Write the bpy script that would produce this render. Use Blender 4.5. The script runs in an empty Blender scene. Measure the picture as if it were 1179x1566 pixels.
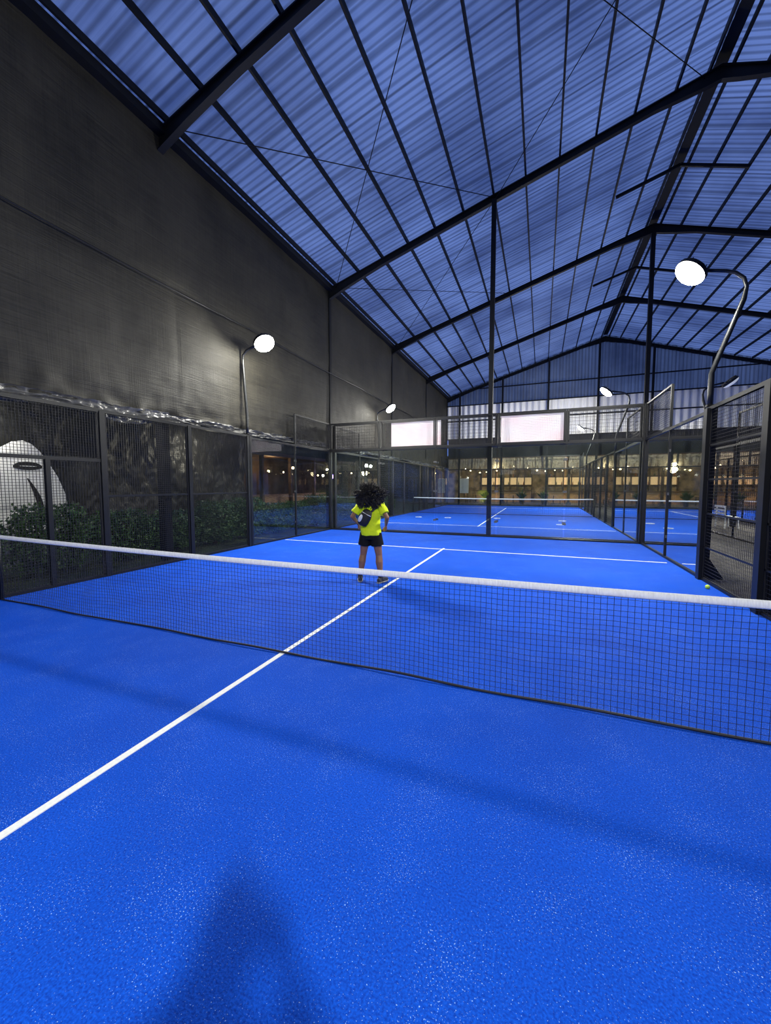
import bpy, bmesh, math, random
from mathutils import Vector, Matrix, noise
random.seed(7)
C = bpy.context.scene.collection
sc = bpy.context.scene
try:
    sc.view_settings.view_transform = 'Standard'
    sc.view_settings.look = 'None'
except Exception: pass
PI = math.pi
# ---------------------------------------------------------------- helpers
class MB:
    def __init__(s): s.v=[]; s.f=[]
    def box(s,x0,x1,y0,y1,z0,z1):
        b=len(s.v)
        s.v += [(x0,y0,z0),(x1,y0,z0),(x1,y1,z0),(x0,y1,z0),(x0,y0,z1),(x1,y0,z1),(x1,y1,z1),(x0,y1,z1)]
        for q in ((0,3,2,1),(4,5,6,7),(0,1,5,4),(1,2,6,5),(2,3,7,6),(3,0,4,7)): s.f.append(tuple(b+i for i in q))
        return s
    def bar(s,p,q,w,h,up=(0,0,1)):
        p=Vector(p); q=Vector(q); t=(q-p).normalized(); up=Vector(up)
        if abs(t.dot(up))>.98: up=Vector((0,1,0))
        a=t.cross(up).normalized(); c=a.cross(t).normalized()
        b=len(s.v)
        for e in (p,q):
            for (i,j) in ((-1,-1),(1,-1),(1,1),(-1,1)): s.v.append(tuple(e+a*(w/2*i)+c*(h/2*j)))
        for k in ((0,1,2,3),(7,6,5,4),(0,4,5,1),(1,5,6,2),(2,6,7,3),(3,7,4,0)): s.f.append(tuple(b+i for i in k))
        return s
    def loft(s,pts,rad,side=(1,0,0),n=14,caps=True):
        pts=[Vector(p) for p in pts]; rings=[]
        for i,p in enumerate(pts):
            t=(pts[min(i+1,len(pts)-1)]-pts[max(i-1,0)]).normalized()
            u=Vector(side); u=u-t*u.dot(t)
            if u.length<.05: u=Vector((0,1,0)); u=u-t*u.dot(t)
            u.normalize(); w=t.cross(u)
            r=rad[i] if isinstance(rad,(list,tuple)) else rad
            rx,ry=(r if isinstance(r,(list,tuple)) else (r,r))
            b=len(s.v); rings.append(b)
            for k in range(n):
                a=2*PI*k/n; s.v.append(tuple(p+u*(rx*math.cos(a))+w*(ry*math.sin(a))))
        for a,b in zip(rings,rings[1:]):
            for k in range(n):
                k2=(k+1)%n; s.f.append((a+k,a+k2,b+k2,b+k))
        if caps:
            s.f.append(tuple(rings[0]+k for k in reversed(range(n)))); s.f.append(tuple(rings[-1]+k for k in range(n)))
        return s
    def ell(s,c,r,n=12,m=8,rot=None):
        c=Vector(c); b=len(s.v)
        if not isinstance(r,(tuple,list)): r=(r,r,r)
        def P(th,ph):
            p=Vector((r[0]*math.sin(th)*math.cos(ph), r[1]*math.sin(th)*math.sin(ph), r[2]*math.cos(th)))
            if rot: p=rot@p
            return tuple(c+p)
        s.v.append(P(0,0))
        for i in range(1,m):
            for k in range(n): s.v.append(P(PI*i/m,2*PI*k/n))
        s.v.append(P(PI,0)); e=len(s.v)-1
        for k in range(n): s.f.append((b,b+1+k,b+1+(k+1)%n))
        for i in range(m-2):
            for k in range(n):
                a=b+1+i*n; s.f.append((a+k,a+n+k,a+n+(k+1)%n,a+(k+1)%n))
        a=b+1+(m-2)*n
        for k in range(n): s.f.append((a+k,e,a+(k+1)%n))
        return s
    def quad(s,a,b,c,d):
        i=len(s.v); s.v += [tuple(a),tuple(b),tuple(c),tuple(d)]; s.f.append((i,i+1,i+2,i+3)); return s
    def poly(s,pts):
        i=len(s.v); s.v += [tuple(p) for p in pts]; s.f.append(tuple(range(i,i+len(pts)))); return s
    def prism(s,pts,ext):
        ext=Vector(ext); n=len(pts); i=len(s.v)
        s.v += [tuple(p) for p in pts]+[tuple(Vector(p)+ext) for p in pts]
        s.f.append(tuple(range(i,i+n))); s.f.append(tuple(reversed(range(i+n,i+2*n))))
        for k in range(n): k2=(k+1)%n; s.f.append((i+k,i+n+k,i+n+k2,i+k2))
        return s
    def grid(s,fn,nu,nv):
        b=len(s.v)
        for i in range(nu+1):
            for j in range(nv+1): s.v.append(tuple(fn(i/nu,j/nv)))
        for i in range(nu):
            for j in range(nv):
                a=b+i*(nv+1)+j; s.f.append((a,a+nv+1,a+nv+2,a+1))
        return s
    def ring(s,c,R,r,n=24,m=6):
        b=len(s.v)
        for i in range(n):
            for j in range(m):
                a=2*PI*i/n; t=2*PI*j/m
                s.v.append((c[0]+(R+r*math.cos(t))*math.cos(a),c[1]+(R+r*math.cos(t))*math.sin(a),c[2]+r*math.sin(t)))
        for i in range(n):
            for j in range(m):
                i2=(i+1)%n;j2=(j+1)%m; s.f.append((b+i*m+j,b+i2*m+j,b+i2*m+j2,b+i*m+j2))
        return s
    def build(s,name,mat,parent=None,smooth=False,bevel=0):
        o0=Vector((0,0,0))
        if parent is not None: o0=ORG.get(parent.name,Vector((0,0,0)))
        me=bpy.data.meshes.new(name)
        me.from_pydata([tuple(Vector(v)-o0) for v in s.v],[],s.f)
        me.materials.append(mat); me.update()
        if smooth:
            for p in me.polygons: p.use_smooth=True
        o=bpy.data.objects.new(name,me); C.objects.link(o)
        if parent is not None:
            o.parent=parent; ORG[o.name]=o0
        else: ORG[o.name]=Vector((0,0,0))
        if bevel:
            m=o.modifiers.new('bevel','BEVEL'); m.width=bevel; m.segments=2
        return o
ORG={}
def tag(o,label,cat,group=None,kind=None):
    o['label']=label; o['category']=cat
    if group: o['group']=group
    if kind: o['kind']=kind
    return o
def thing(name,label,cat,loc=(0,0,0),group=None):
    o=bpy.data.objects.new(name,None); C.objects.link(o); o.location=loc; ORG[o.name]=Vector(loc); o.empty_display_size=.2
    return tag(o,label,cat,group)
def struct(o): o['kind']='structure'; return o
def copy_tree(o,parent=None):
    c=o.copy(); C.objects.link(c)
    if parent is not None: c.parent=parent
    for ch in [x for x in o.children]: copy_tree(ch,c)
    return c
ORD=['first','second','third','fourth','fifth','sixth','seventh','eighth','ninth','tenth','eleventh','twelfth','thirteenth','fourteenth','fifteenth','sixteenth','seventeenth','eighteenth','nineteenth','twentieth','twenty-first','twenty-second','twenty-third','twenty-fourth','twenty-fifth','twenty-sixth','twenty-seventh','twenty-eighth','twenty-ninth','thirtieth','thirty-first','thirty-second']
# ---------------------------------------------------------------- materials
def mat(name,col,rough=.6,metal=0,var=.15,scale=8,bump=0,spec=.5,stretch=None,emit=0,emitcol=None):
    m=bpy.data.materials.new(name); m.use_nodes=True; N=m.node_tree.nodes; L=m.node_tree.links
    p=N['Principled BSDF']; p.inputs['Roughness'].default_value=rough; p.inputs['Metallic'].default_value=metal
    p.inputs['Specular IOR Level'].default_value=spec
    tc=N.new('ShaderNodeTexCoord'); mp=N.new('ShaderNodeMapping'); L.new(tc.outputs['Object'],mp.inputs[0])
    if stretch: mp.inputs['Scale'].default_value=stretch
    nz=N.new('ShaderNodeTexNoise'); nz.inputs['Scale'].default_value=scale; nz.inputs['Detail'].default_value=4
    L.new(mp.outputs[0],nz.inputs[0])
    r=N.new('ShaderNodeValToRGB'); L.new(nz.outputs[0],r.inputs[0])
    r.color_ramp.elements[0].position=.3; r.color_ramp.elements[1].position=.7
    r.color_ramp.elements[0].color=(*[c*(1-var) for c in col],1); r.color_ramp.elements[1].color=(*[min(1,c*(1+var)) for c in col],1)
    L.new(r.outputs[0],p.inputs['Base Color'])
    if bump:
        b=N.new('ShaderNodeBump'); b.inputs['Strength'].default_value=bump; b.inputs['Distance'].default_value=.02
        L.new(nz.outputs[0],b.inputs['Height']); L.new(b.outputs[0],p.inputs['Normal'])
    if emit:
        p.inputs['Emission Color'].default_value=(*(emitcol or col),1); p.inputs['Emission Strength'].default_value=emit
    return m
M={}
M['steel']=mat('black_steel',(.008,.009,.011),.45,.3)
M['beam']=mat('dark_beam',(.006,.007,.010),.6,.2,spec=.3)
M['wire']=mat('black_wire',(.016,.016,.018),.5,.2)
M['white']=mat('white_paint',(.82,.84,.82),.6,0,.06,60)
M['tape']=mat('net_tape',(.88,.89,.87),.7,0,.10,14,.3,stretch=(6,1,1))
M['netcord']=mat('net_cord',(.005,.007,.016),.6)
M['concrete']=mat('concrete',(.10,.092,.08),.85,0,.4,5,.3)
M['grass']=mat('grass_ground',(.022,.036,.014),.95,0,.6,3,.6)
M['leaf']=mat('leaf_green',(.05,.11,.028),.5,0,.5,6)
M['bark']=mat('bark',(.05,.035,.02),.9)
M['skin']=mat('skin',(.26,.125,.07),.5,0,.06,10)
M['skin2']=mat('skin_light',(.35,.18,.11),.5,0,.06,10)
M['hair']=mat('hair',(.008,.006,.005),.5,0,.4,40,.5)
M['shirt']=mat('neon_shirt',(.80,.99,.006),.75,0,.04,12,.4)
M['shorts']=mat('black_shorts',(.008,.008,.010),.85,0,.2,20,spec=.2)
M['shoe']=mat('grey_shoe',(.04,.04,.045),.7,0,.3,30)
M['sole']=mat('shoe_sole',(.3,.3,.3),.7)
M['sock']=mat('dark_sock',(.02,.02,.022),.9)
M['bag']=mat('black_bag',(.012,.012,.012),.6)
M['bagw']=mat('white_bag_panel',(.8,.8,.78),.5)
M['metalgrey']=mat('grey_metal',(.12,.12,.12),.4,.6)
M['poledark']=mat('dark_pole',(.03,.032,.035),.4,.5)
M['wood']=mat('warm_wood',(.34,.20,.10),.6,0,.35,3,stretch=(1,1,8))
M['woodd']=mat('dark_wood',(.07,.04,.02),.6,0,.35,4)
M['straw']=mat('thatch',(.44,.37,.26),.9,0,.4,9)
M['cream']=mat('pale_plaster',(.26,.19,.11),.8,0,.8,1.6)
M['brownp']=mat('dark_plaster',(.06,.04,.025),.8,0,.7,1.3)
M['ball']=mat('tennis_felt',(.62,.85,.05),.9,0,.1,80,.3)
M['mural']=mat('white_board_paint',(.8,.8,.78),.7,0,.08,5)
M['ink']=mat('dark_ink',(.008,.008,.008),.9)
M['night']=mat('night_panel',(.012,.014,.016),.8,0,.3,3)
M['foliage_dark']=mat('dark_hedge',(.008,.014,.007),.9,0,.7,2.5,1)
M['lip']=mat('lips',(.25,.08,.06),.5)
M['eye']=mat('eye_white',(.6,.6,.6),.3)
M['bottle']=mat('bottle_glass',(.12,.16,.06),.15)
M['bottle2']=mat('amber_glass',(.4,.14,.03),.15)
def emis(name,col,s):
    m=bpy.data.materials.new(name); m.use_nodes=True; N=m.node_tree.nodes
    p=N['Principled BSDF']; p.inputs['Base Color'].default_value=(*[min(1,c) for c in col],1)
    p.inputs['Emission Color'].default_value=(*col,1); p.inputs['Emission Strength'].default_value=s
    return m
M['led']=emis('led_lens',(1,.98,.86),60)
M['leddim']=emis('led_lens_dim',(.6,.65,.75),.5)
M['warm']=emis('warm_globe',(1,.68,.36),18)
M['warmw']=emis('warm_window',(1,.66,.36),.5)
M['purple']=emis('purple_lamp',(.35,.2,1),18)
M['whitel']=emis('white_globe',(1,.95,.85),14)
def turf():
    m=bpy.data.materials.new('blue_turf'); m.use_nodes=True; N=m.node_tree.nodes; L=m.node_tree.links; p=N['Principled BSDF']
    tc=N.new('ShaderNodeTexCoord')
    n1=N.new('ShaderNodeTexNoise'); n1.inputs['Scale'].default_value=110; n1.inputs['Detail'].default_value=3; L.new(tc.outputs['Object'],n1.inputs[0])
    n2=N.new('ShaderNodeTexNoise'); n2.inputs['Scale'].default_value=.9; n2.inputs['Detail'].default_value=5; L.new(tc.outputs['Object'],n2.inputs[0])
    r1=N.new('ShaderNodeValToRGB'); e=r1.color_ramp.elements; e[0].position=.3; e[0].color=(.0005,.045,.42,1); e[1].position=.7; e[1].color=(.004,.112,.76,1); L.new(n1.outputs[0],r1.inputs[0])
    mx=N.new('ShaderNodeMixRGB'); mx.blend_type='MULTIPLY'; mx.inputs[0].default_value=1
    r2=N.new('ShaderNodeValToRGB'); e=r2.color_ramp.elements; e[0].position=.3; e[0].color=(.8,.8,.84,1); e[1].position=.7; e[1].color=(1,1,1,1); L.new(n2.outputs[0],r2.inputs[0])
    L.new(r1.outputs[0],mx.inputs[1]); L.new(r2.outputs[0],mx.inputs[2])
    n3=N.new('ShaderNodeTexNoise'); n3.inputs['Scale'].default_value=170; n3.inputs['Detail'].default_value=1; L.new(tc.outputs['Object'],n3.inputs[0])
    n4=N.new('ShaderNodeTexNoise'); n4.inputs['Scale'].default_value=3; n4.inputs['Detail'].default_value=3; L.new(tc.outputs['Object'],n4.inputs[0])
    ad=N.new('ShaderNodeMath'); ad.operation='MULTIPLY_ADD'; ad.inputs[1].default_value=.2; L.new(n4.outputs[0],ad.inputs[0]); L.new(n3.outputs[0],ad.inputs[2])
    r3=N.new('ShaderNodeValToRGB'); e=r3.color_ramp.elements; e[0].position=.775; e[0].color=(0,0,0,1); e[1].position=.84; e[1].color=(.7,.7,.7,1); L.new(ad.outputs[0],r3.inputs[0])
    m2=N.new('ShaderNodeMixRGB'); L.new(r3.outputs[0],m2.inputs[0]); L.new(mx.outputs[0],m2.inputs[1]); m2.inputs[2].default_value=(.45,.68,1,1)
    L.new(m2.outputs[0],p.inputs['Base Color']); p.inputs['Roughness'].default_value=.8; p.inputs['Specular IOR Level'].default_value=.12
    b=N.new('ShaderNodeBump'); b.inputs['Strength'].default_value=.4; b.inputs['Distance'].default_value=.01; L.new(n1.outputs[0],b.inputs['Height']); L.new(b.outputs[0],p.inputs['Normal'])
    return m
M['turf']=turf()
def glassm():
    m=bpy.data.materials.new('court_glass'); m.use_nodes=True; N=m.node_tree.nodes; L=m.node_tree.links
    N.remove(N['Principled BSDF']); out=[n for n in N if n.type=='OUTPUT_MATERIAL'][0]
    t=N.new('ShaderNodeBsdfTransparent'); t.inputs[0].default_value=(.88,.94,.92,1)
    d=N.new('ShaderNodeBsdfDiffuse'); d.inputs[0].default_value=(.7,.75,.72,1)
    m0=N.new('ShaderNodeMixShader'); L.new(t.outputs[0],m0.inputs[1]); L.new(d.outputs[0],m0.inputs[2])
    tc=N.new('ShaderNodeTexCoord'); nz=N.new('ShaderNodeTexNoise'); nz.inputs['Scale'].default_value=1.2; nz.inputs['Detail'].default_value=4; L.new(tc.outputs['Object'],nz.inputs[0])
    mr=N.new('ShaderNodeMapRange'); mr.inputs[1].default_value=.35; mr.inputs[2].default_value=.75; mr.inputs[3].default_value=.0; mr.inputs[4].default_value=.022; L.new(nz.outputs[0],mr.inputs[0]); L.new(mr.outputs[0],m0.inputs[0])
    g=N.new('ShaderNodeBsdfGlossy'); g.inputs['Roughness'].default_value=.02
    fr=N.new('ShaderNodeFresnel'); fr.inputs[0].default_value=1.5
    mu=N.new('ShaderNodeMath'); mu.operation='MULTIPLY'; mu.inputs[1].default_value=1.8; mu.use_clamp=True; L.new(fr.outputs[0],mu.inputs[0])
    mx=N.new('ShaderNodeMixShader'); L.new(mu.outputs[0],mx.inputs[0]); L.new(m0.outputs[0],mx.inputs[1]); L.new(g.outputs[0],mx.inputs[2])
    L.new(mx.outputs[0],out.inputs[0]); return m
M['glass']=glassm()
def roofm(name,col,streak,wave):
    m=bpy.data.materials.new(name); m.use_nodes=True; N=m.node_tree.nodes; L=m.node_tree.links
    N.remove(N['Principled BSDF']); out=[n for n in N if n.type=='OUTPUT_MATERIAL'][0]
    tc=N.new('ShaderNodeTexCoord'); mp=N.new('ShaderNodeMapping'); mp.inputs['Scale'].default_value=streak; L.new(tc.outputs['Object'],mp.inputs[0])
    nz=N.new('ShaderNodeTexNoise'); nz.inputs['Scale'].default_value=.12; nz.inputs['Detail'].default_value=5; nz.inputs['Roughness'].default_value=.7; L.new(mp.outputs[0],nz.inputs[0])
    n2=N.new('ShaderNodeTexNoise'); n2.inputs['Scale'].default_value=.28; n2.inputs['Detail'].default_value=5; L.new(tc.outputs['Object'],n2.inputs[0])
    ad=N.new('ShaderNodeMath'); ad.operation='MULTIPLY_ADD'; ad.inputs[1].default_value=3.0; L.new(n2.outputs[0],ad.inputs[0]); L.new(nz.outputs[0],ad.inputs[2])
    sb=N.new('ShaderNodeMapRange'); sb.inputs[1].default_value=1.55; sb.inputs[2].default_value=2.45; L.new(ad.outputs[0],sb.inputs[0])
    r=N.new('ShaderNodeValToRGB'); e=r.color_ramp.elements; e[0].position=0; e[0].color=(*[c*.5 for c in col],1); e[1].position=1.0; e[1].color=(min(1,col[0]*1.3),min(1,col[1]*1.22),min(1,col[2]*1.05),1)
    L.new(sb.outputs[0],r.inputs[0])
    last=r.outputs[0]
    for (scale,lo,pos) in wave:  # dark lines: painted rib shading for the corrugation, plus sheet overlaps
        wv=N.new('ShaderNodeTexWave'); wv.bands_direction='Y' if streak[1]>1 else 'X'; wv.inputs['Scale'].default_value=scale; wv.inputs['Distortion'].default_value=0
        L.new(tc.outputs['Object'],wv.inputs[0])
        rr=N.new('ShaderNodeValToRGB'); e=rr.color_ramp.elements; e[0].position=0; e[0].color=(lo,lo,lo,1); e[1].position=pos; e[1].color=(1,1,1,1); L.new(wv.outputs['Fac'],rr.inputs[0])
        mu=N.new('ShaderNodeMixRGB'); mu.blend_type='MULTIPLY'; mu.inputs[0].default_value=1; L.new(last,mu.inputs[1]); L.new(rr.outputs[0],mu.inputs[2]); last=mu.outputs[0]
    t=N.new('ShaderNodeBsdfTranslucent'); L.new(last,t.inputs[0])
    d=N.new('ShaderNodeBsdfDiffuse'); d.inputs[0].default_value=(.22,.25,.3,1)
    mx=N.new('ShaderNodeMixShader'); mx.inputs[0].default_value=.22; L.new(t.outputs[0],mx.inputs[1]); L.new(d.outputs[0],mx.inputs[2])
    L.new(mx.outputs[0],out.inputs[0]); return m
M['roof']=roofm('translucent_roof_sheet',(.74,.78,.78),(1,60,1),[(2*PI/20/.18,.55,.6),(2*PI/20/.96,.55,.04)])
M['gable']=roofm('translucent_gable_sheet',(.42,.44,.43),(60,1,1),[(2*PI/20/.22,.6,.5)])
M['metal_sheet']=mat('corrugated_metal',(.9,.9,.9),.5,.0,.08,6,stretch=(8,1,.4))
def fabric(name,c1,c2,rough,weave=.5,bump=.6,ws=(50,30)):
    m=bpy.data.materials.new(name); m.use_nodes=True; N=m.node_tree.nodes; L=m.node_tree.links; p=N['Principled BSDF']
    tc=N.new('ShaderNodeTexCoord')
    n=N.new('ShaderNodeTexNoise'); n.inputs['Scale'].default_value=.45; n.inputs['Detail'].default_value=9; n.inputs['Roughness'].default_value=.7; L.new(tc.outputs['Object'],n.inputs[0])
    mp=N.new('ShaderNodeMapping'); mp.inputs['Scale'].default_value=(1,1.2,ws[0]); L.new(tc.outputs['Object'],mp.inputs[0])
    w=N.new('ShaderNodeTexNoise'); w.inputs['Scale'].default_value=1; w.inputs['Detail'].default_value=3; L.new(mp.outputs[0],w.inputs[0])
    mp2=N.new('ShaderNodeMapping'); mp2.inputs['Scale'].default_value=(1,ws[1],.8); L.new(tc.outputs['Object'],mp2.inputs[0])
    w2=N.new('ShaderNodeTexNoise'); w2.inputs['Scale'].default_value=1; w2.inputs['Detail'].default_value=3; L.new(mp2.outputs[0],w2.inputs[0])
    ad=N.new('ShaderNodeMath'); ad.operation='MULTIPLY_ADD'; ad.inputs[1].default_value=weave; L.new(w.outputs[0],ad.inputs[0]); L.new(n.outputs[0],ad.inputs[2])
    a2=N.new('ShaderNodeMath'); a2.operation='MULTIPLY_ADD'; a2.inputs[1].default_value=weave*.5; L.new(w2.outputs[0],a2.inputs[0]); L.new(ad.outputs[0],a2.inputs[2])
    mid=.5+.75*weave
    sb=N.new('ShaderNodeMapRange'); sb.inputs[1].default_value=mid-.2; sb.inputs[2].default_value=mid+.22; L.new(a2.outputs[0],sb.inputs[0])
    r=N.new('ShaderNodeValToRGB'); e=r.color_ramp.elements
    e[0].position=0; e[0].color=(*c1,1); e[1].position=1; e[1].color=(*c2,1); L.new(sb.outputs[0],r.inputs[0])
    L.new(r.outputs[0],p.inputs['Base Color']); p.inputs['Roughness'].default_value=rough; p.inputs['Specular IOR Level'].default_value=.4
    b=N.new('ShaderNodeBump'); b.inputs['Strength'].default_value=bump; b.inputs['Distance'].default_value=.03; L.new(a2.outputs[0],b.inputs['Height']); L.new(b.outputs[0],p.inputs['Normal'])
    return m
M['curtain']=fabric('shade_cloth',(.006,.0055,.0042),(.040,.0365,.026),.62,.5,.5,(60,55))
M['tarp']=fabric('black_tarp',(.014,.014,.012),(.04,.04,.036),.45,.08,.5)
M['hem']=fabric('shiny_hem',(.05,.05,.05),(.2,.2,.195),.2)
def banner():
    m=bpy.data.materials.new('banner_vinyl'); m.use_nodes=True; N=m.node_tree.nodes; L=m.node_tree.links; p=N['Principled BSDF']
    tc=N.new('ShaderNodeTexCoord'); mp=N.new('ShaderNodeMapping'); mp.inputs['Scale'].default_value=(2,1,2); L.new(tc.outputs['Object'],mp.inputs[0])
    n=N.new('ShaderNodeTexNoise'); n.inputs['Scale'].default_value=.9; n.inputs['Detail'].default_value=1; L.new(mp.outputs[0],n.inputs[0])
    r=N.new('ShaderNodeValToRGB'); e=r.color_ramp.elements; e[0].position=.4; e[0].color=(.84,.78,.80,1); e[1].position=.7; e[1].color=(.84,.66,.70,1); L.new(n.outputs[0],r.inputs[0])
    L.new(r.outputs[0],p.inputs['Base Color']); L.new(r.outputs[0],p.inputs['Emission Color']); p.inputs['Emission Strength'].default_value=.62  # emission stands in for light shining through the vinyl from behind
    return m
M['banner']=banner()
# ---------------------------------------------------------------- constants
EX0,RX=-5.35,6.55; EX1=2*RX-EX0; EZ,RZ=9.15,12.75; YN,YF=-14,30.65
def roofz(x): return EZ+(RZ-EZ)*(1-abs(x-RX)/(RX-EX0))
FR=[-10.3,-3.55,3.2,10.35,17.1,23.9,30.6]
# ---------------------------------------------------------------- ground and courts
struct(MB().box(-30,30,-16,60,-.3,-.03).build('floor_garden',M['grass']))
struct(MB().box(5.14,8.18,-14,31.2,-.03,-.008).build('floor_walkway',M['concrete']))
def court(cx,yc,half,who,fine):
    fl=struct(MB().box(cx-5.12,cx+5.12,yc-half,yc+half,-.05,0).build('floor_court',M['turf']))
    m=MB(); z0,z1=0,.004
    for s in (-1,1): m.box(cx-5,cx+5,yc+s*6.95-.025,yc+s*6.95+.025,z0,z1)
    m.box(cx-.025,cx+.025,yc-7.1,yc+7.1,z0,z1+.001)
    struct(m.build('line_marking',M['white'],fl))
    t=thing('padel_net','white-taped dark net '+who,'net',(cx,yc,0),'court nets')
    H=lambda x:.905+.035*((x-cx)/5)**2
    if fine: nu,nv,th=230,21,.0047
    else: nu,nv,th=100,9,.007
    def fn(u,v):
        x=cx-5.0+10*u; z=.02+(H(x)-.02)*v
        w=.0
        if fine: w=(1-v)*(.035*noise.noise(Vector((x*.8,3,0)))-.02)+.03*noise.noise(Vector((x*1.3,z*2,1)))*(1-v)*2*v + .02*noise.noise(Vector((x*4,z*3,5)))*v*(1-v)*4
        zz=z+( .012*noise.noise(Vector((x*1.2,z*2,9)))*(1-v)+.02*noise.noise(Vector((x*2.2,z*3,4)))*v*(1-v)*4 if fine else 0)
        return (x,yc+w,zz)
    g=MB().grid(fn,nu,nv).build('net_mesh',M['netcord'],t)
    mod=g.modifiers.new('wf','WIREFRAME'); mod.thickness=th; mod.use_replace=True; mod.use_even_offset=False
    n=160 if fine else 20
    b=MB(); pts=[]
    for i in range(n+1):
        x=cx-5.0+10*i/n; pts.append((x,yc,H(x)))
    b.loft(pts,[(.012+ (.003*abs(math.sin(i*1.9)) if fine else 0),.030) for i in range(n+1)],side=(0,1,0),n=10)
    b.build('top_tape',M['tape'],t,True)
    b=MB(); b.loft([tuple(Vector(fn(i/n,0))-Vector((0,0,.006))) for i in range(n+1)],.011 if fine else .02,n=6); b.build('bottom_cord',M['netcord'],t,True)
    for s in (-1,1):
        MB().loft([(cx+s*5.05,yc,0),(cx+s*5.05,yc,1.0)],.035,n=12).ell((cx+s*5.05,yc,1.0),.04).build('net_post',M['steel'],t,True)
    return fl
court(0,0,10,'stretched across the near blue court',True)
court(0,20.3,10,'on the next blue court behind the glass wall',False)
court(13.3,20.3,10,'on the far right court beyond the walkway',False)
# ---------------------------------------------------------------- fences
def fence(label,axis,c,cuts,ztop=3.0,kind='mesh',topmesh=None,sp=.05,wr=.0045,pw=.09,gusset=0,group=None):
    P=(lambda u,z,o=0:(u,c+o,z)) if axis=='x' else (lambda u,z,o=0:(c+o,u,z))
    t=thing('mesh_fence' if kind=='mesh' else 'glass_wall',label,'fence' if kind=='mesh' else 'glass wall',P((cuts[0]+cuts[-1])/2,0),group)
    def meshp(u0,u1,z0,z1,name='mesh_panel'):
        m=MB(); e=wr
        k=int((z1-z0)/sp)
        for i in range(k+1): z=z0+(z1-z0)*i/k; m.bar(P(u0,z),P(u1,z),e,e)
        k=int((u1-u0)/sp)
        for i in range(k+1): u=u0+(u1-u0)*i/k; m.bar(P(u,z0,wr),P(u,z1,wr),e,e)
        for z in (z0+.015,z1-.015): m.bar(P(u0,z),P(u1,z),.03,.03)
        for u in (u0+.015,u1-.015): m.bar(P(u,z0),P(u,z1),.03,.03)
        return m.build(name,M['wire'],t)
    for i,u in enumerate(cuts):
        top=ztop; z0=0
        if kind=='glass':
            if 0<i<len(cuts)-1:
                if topmesh is None: continue
                if axis=='x': z0=2.95
            top=4.0 if topmesh and (topmesh[0]-.01<=u<=topmesh[1]+.01) else 3.05
        w_=pw if (kind=='mesh' or i in (0,len(cuts)-1)) else .05
        MB().bar(P(u,z0),P(u,top),w_,w_).build('post',M['steel'],t)
        if gusset:
            o=gusset
            MB().prism([P(u-.02,0,o*.04),P(u-.02,.02,o*.32),P(u-.02,.45,o*.05)],(0,.04,0) if axis=='y' else (.04,0,0)).build('gusset',M['steel'],t)
    for a,b in zip(cuts,cuts[1:]):
        if kind=='mesh': meshp(a+pw/2,b-pw/2,.03,ztop)
        else:
            MB().quad(P(a+.02,.04),P(b-.02,.04),P(b-.02,2.98),P(a+.02,2.98)).build('glass_pane',M['glass'],t)
            if b<cuts[-1]-.01:
                for z in (.5,1.5,2.5): MB().bar(P(b-.05,z),P(b+.05,z),.03,.06).build('clamp',M['metalgrey'],t)
            if topmesh and a>=topmesh[0]-.01 and b<=topmesh[1]+.01: meshp(a+.04,b-.04,3.03,4.0)
    a,b=cuts[0],cuts[-1]
    MB().bar(P(a,.02),P(b,.02),.06,.05).build('base_rail',M['steel'],t)
    MB().bar(P(a,3.0 if kind=='glass' else ztop),P(b,3.0 if kind=='glass' else ztop),.06,.06).build('top_rail',M['steel'],t)
    if kind=='glass' and topmesh: MB().bar(P(topmesh[0],4.0),P(topmesh[1],4.0),.04,.04).build('upper_rail',M['steel'],t)
    return t
L1=fence('long black mesh fence on the left side of the near court','y',-5.12,[-5.45,-3.52,-1.6,1.6,3.52,5.45],3.05,wr=.006,sp=.045)
for u in (-.72,.72): MB().bar((-5.12,u,0),(-5.12,u,2.15),.07,.07).build('door_post',M['steel'],L1)
MB().bar((-5.12,-1.6,2.15),(-5.12,1.6,2.15),.06,.06).build('transom',M['steel'],L1)
MB().bar((-5.12,1.6,1.5),(-5.12,5.45,1.5),.04,.04).build('middle_rail',M['steel'],L1)
fence('glass wall on the left side of the near court, in front of the garden','y',-5.12,[5.56,7.7,9.95],3.05,'glass',topmesh=(7.7,9.95),pw=.07)
fence('wide glass back wall behind the standing player','x',10.02,[-5.12,-3.07,-1.02,1.03,3.08,5.12],4,'glass',topmesh=(-5.12,5.12),pw=.1)
R1=fence('black mesh fence at the right edge of the near court with triangular post feet','y',5.14,[-5.4,-3.4,-1.4,1.4,3.35,5.4],3.05,pw=.15,gusset=1,sp=.055,wr=.0042)
for z in (.6,1.2,1.8,2.4): MB().bar((5.14,-5.4,z),(5.14,5.4,z),.03,.03).build('middle_rail',M['steel'],R1)
fence('glass wall on the right side of the near court beside the walkway','y',5.14,[5.56,7.7,9.95],3.05,'glass',topmesh=(7.7,9.95),pw=.07)
fence('near glass end wall of the second court, just beyond the near court','x',10.34,[-5.12,-3.07,-1.02,1.03,3.08,5.12],4,'glass',topmesh=(-5.12,5.12),sp=.1,wr=.006)
fence('far glass end wall of the second court below the metal gable','x',30.28,[-5.12,-3.07,-1.02,1.03,3.08,5.12],4,'glass',topmesh=(-5.12,5.12),sp=.1,wr=.006)
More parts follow.
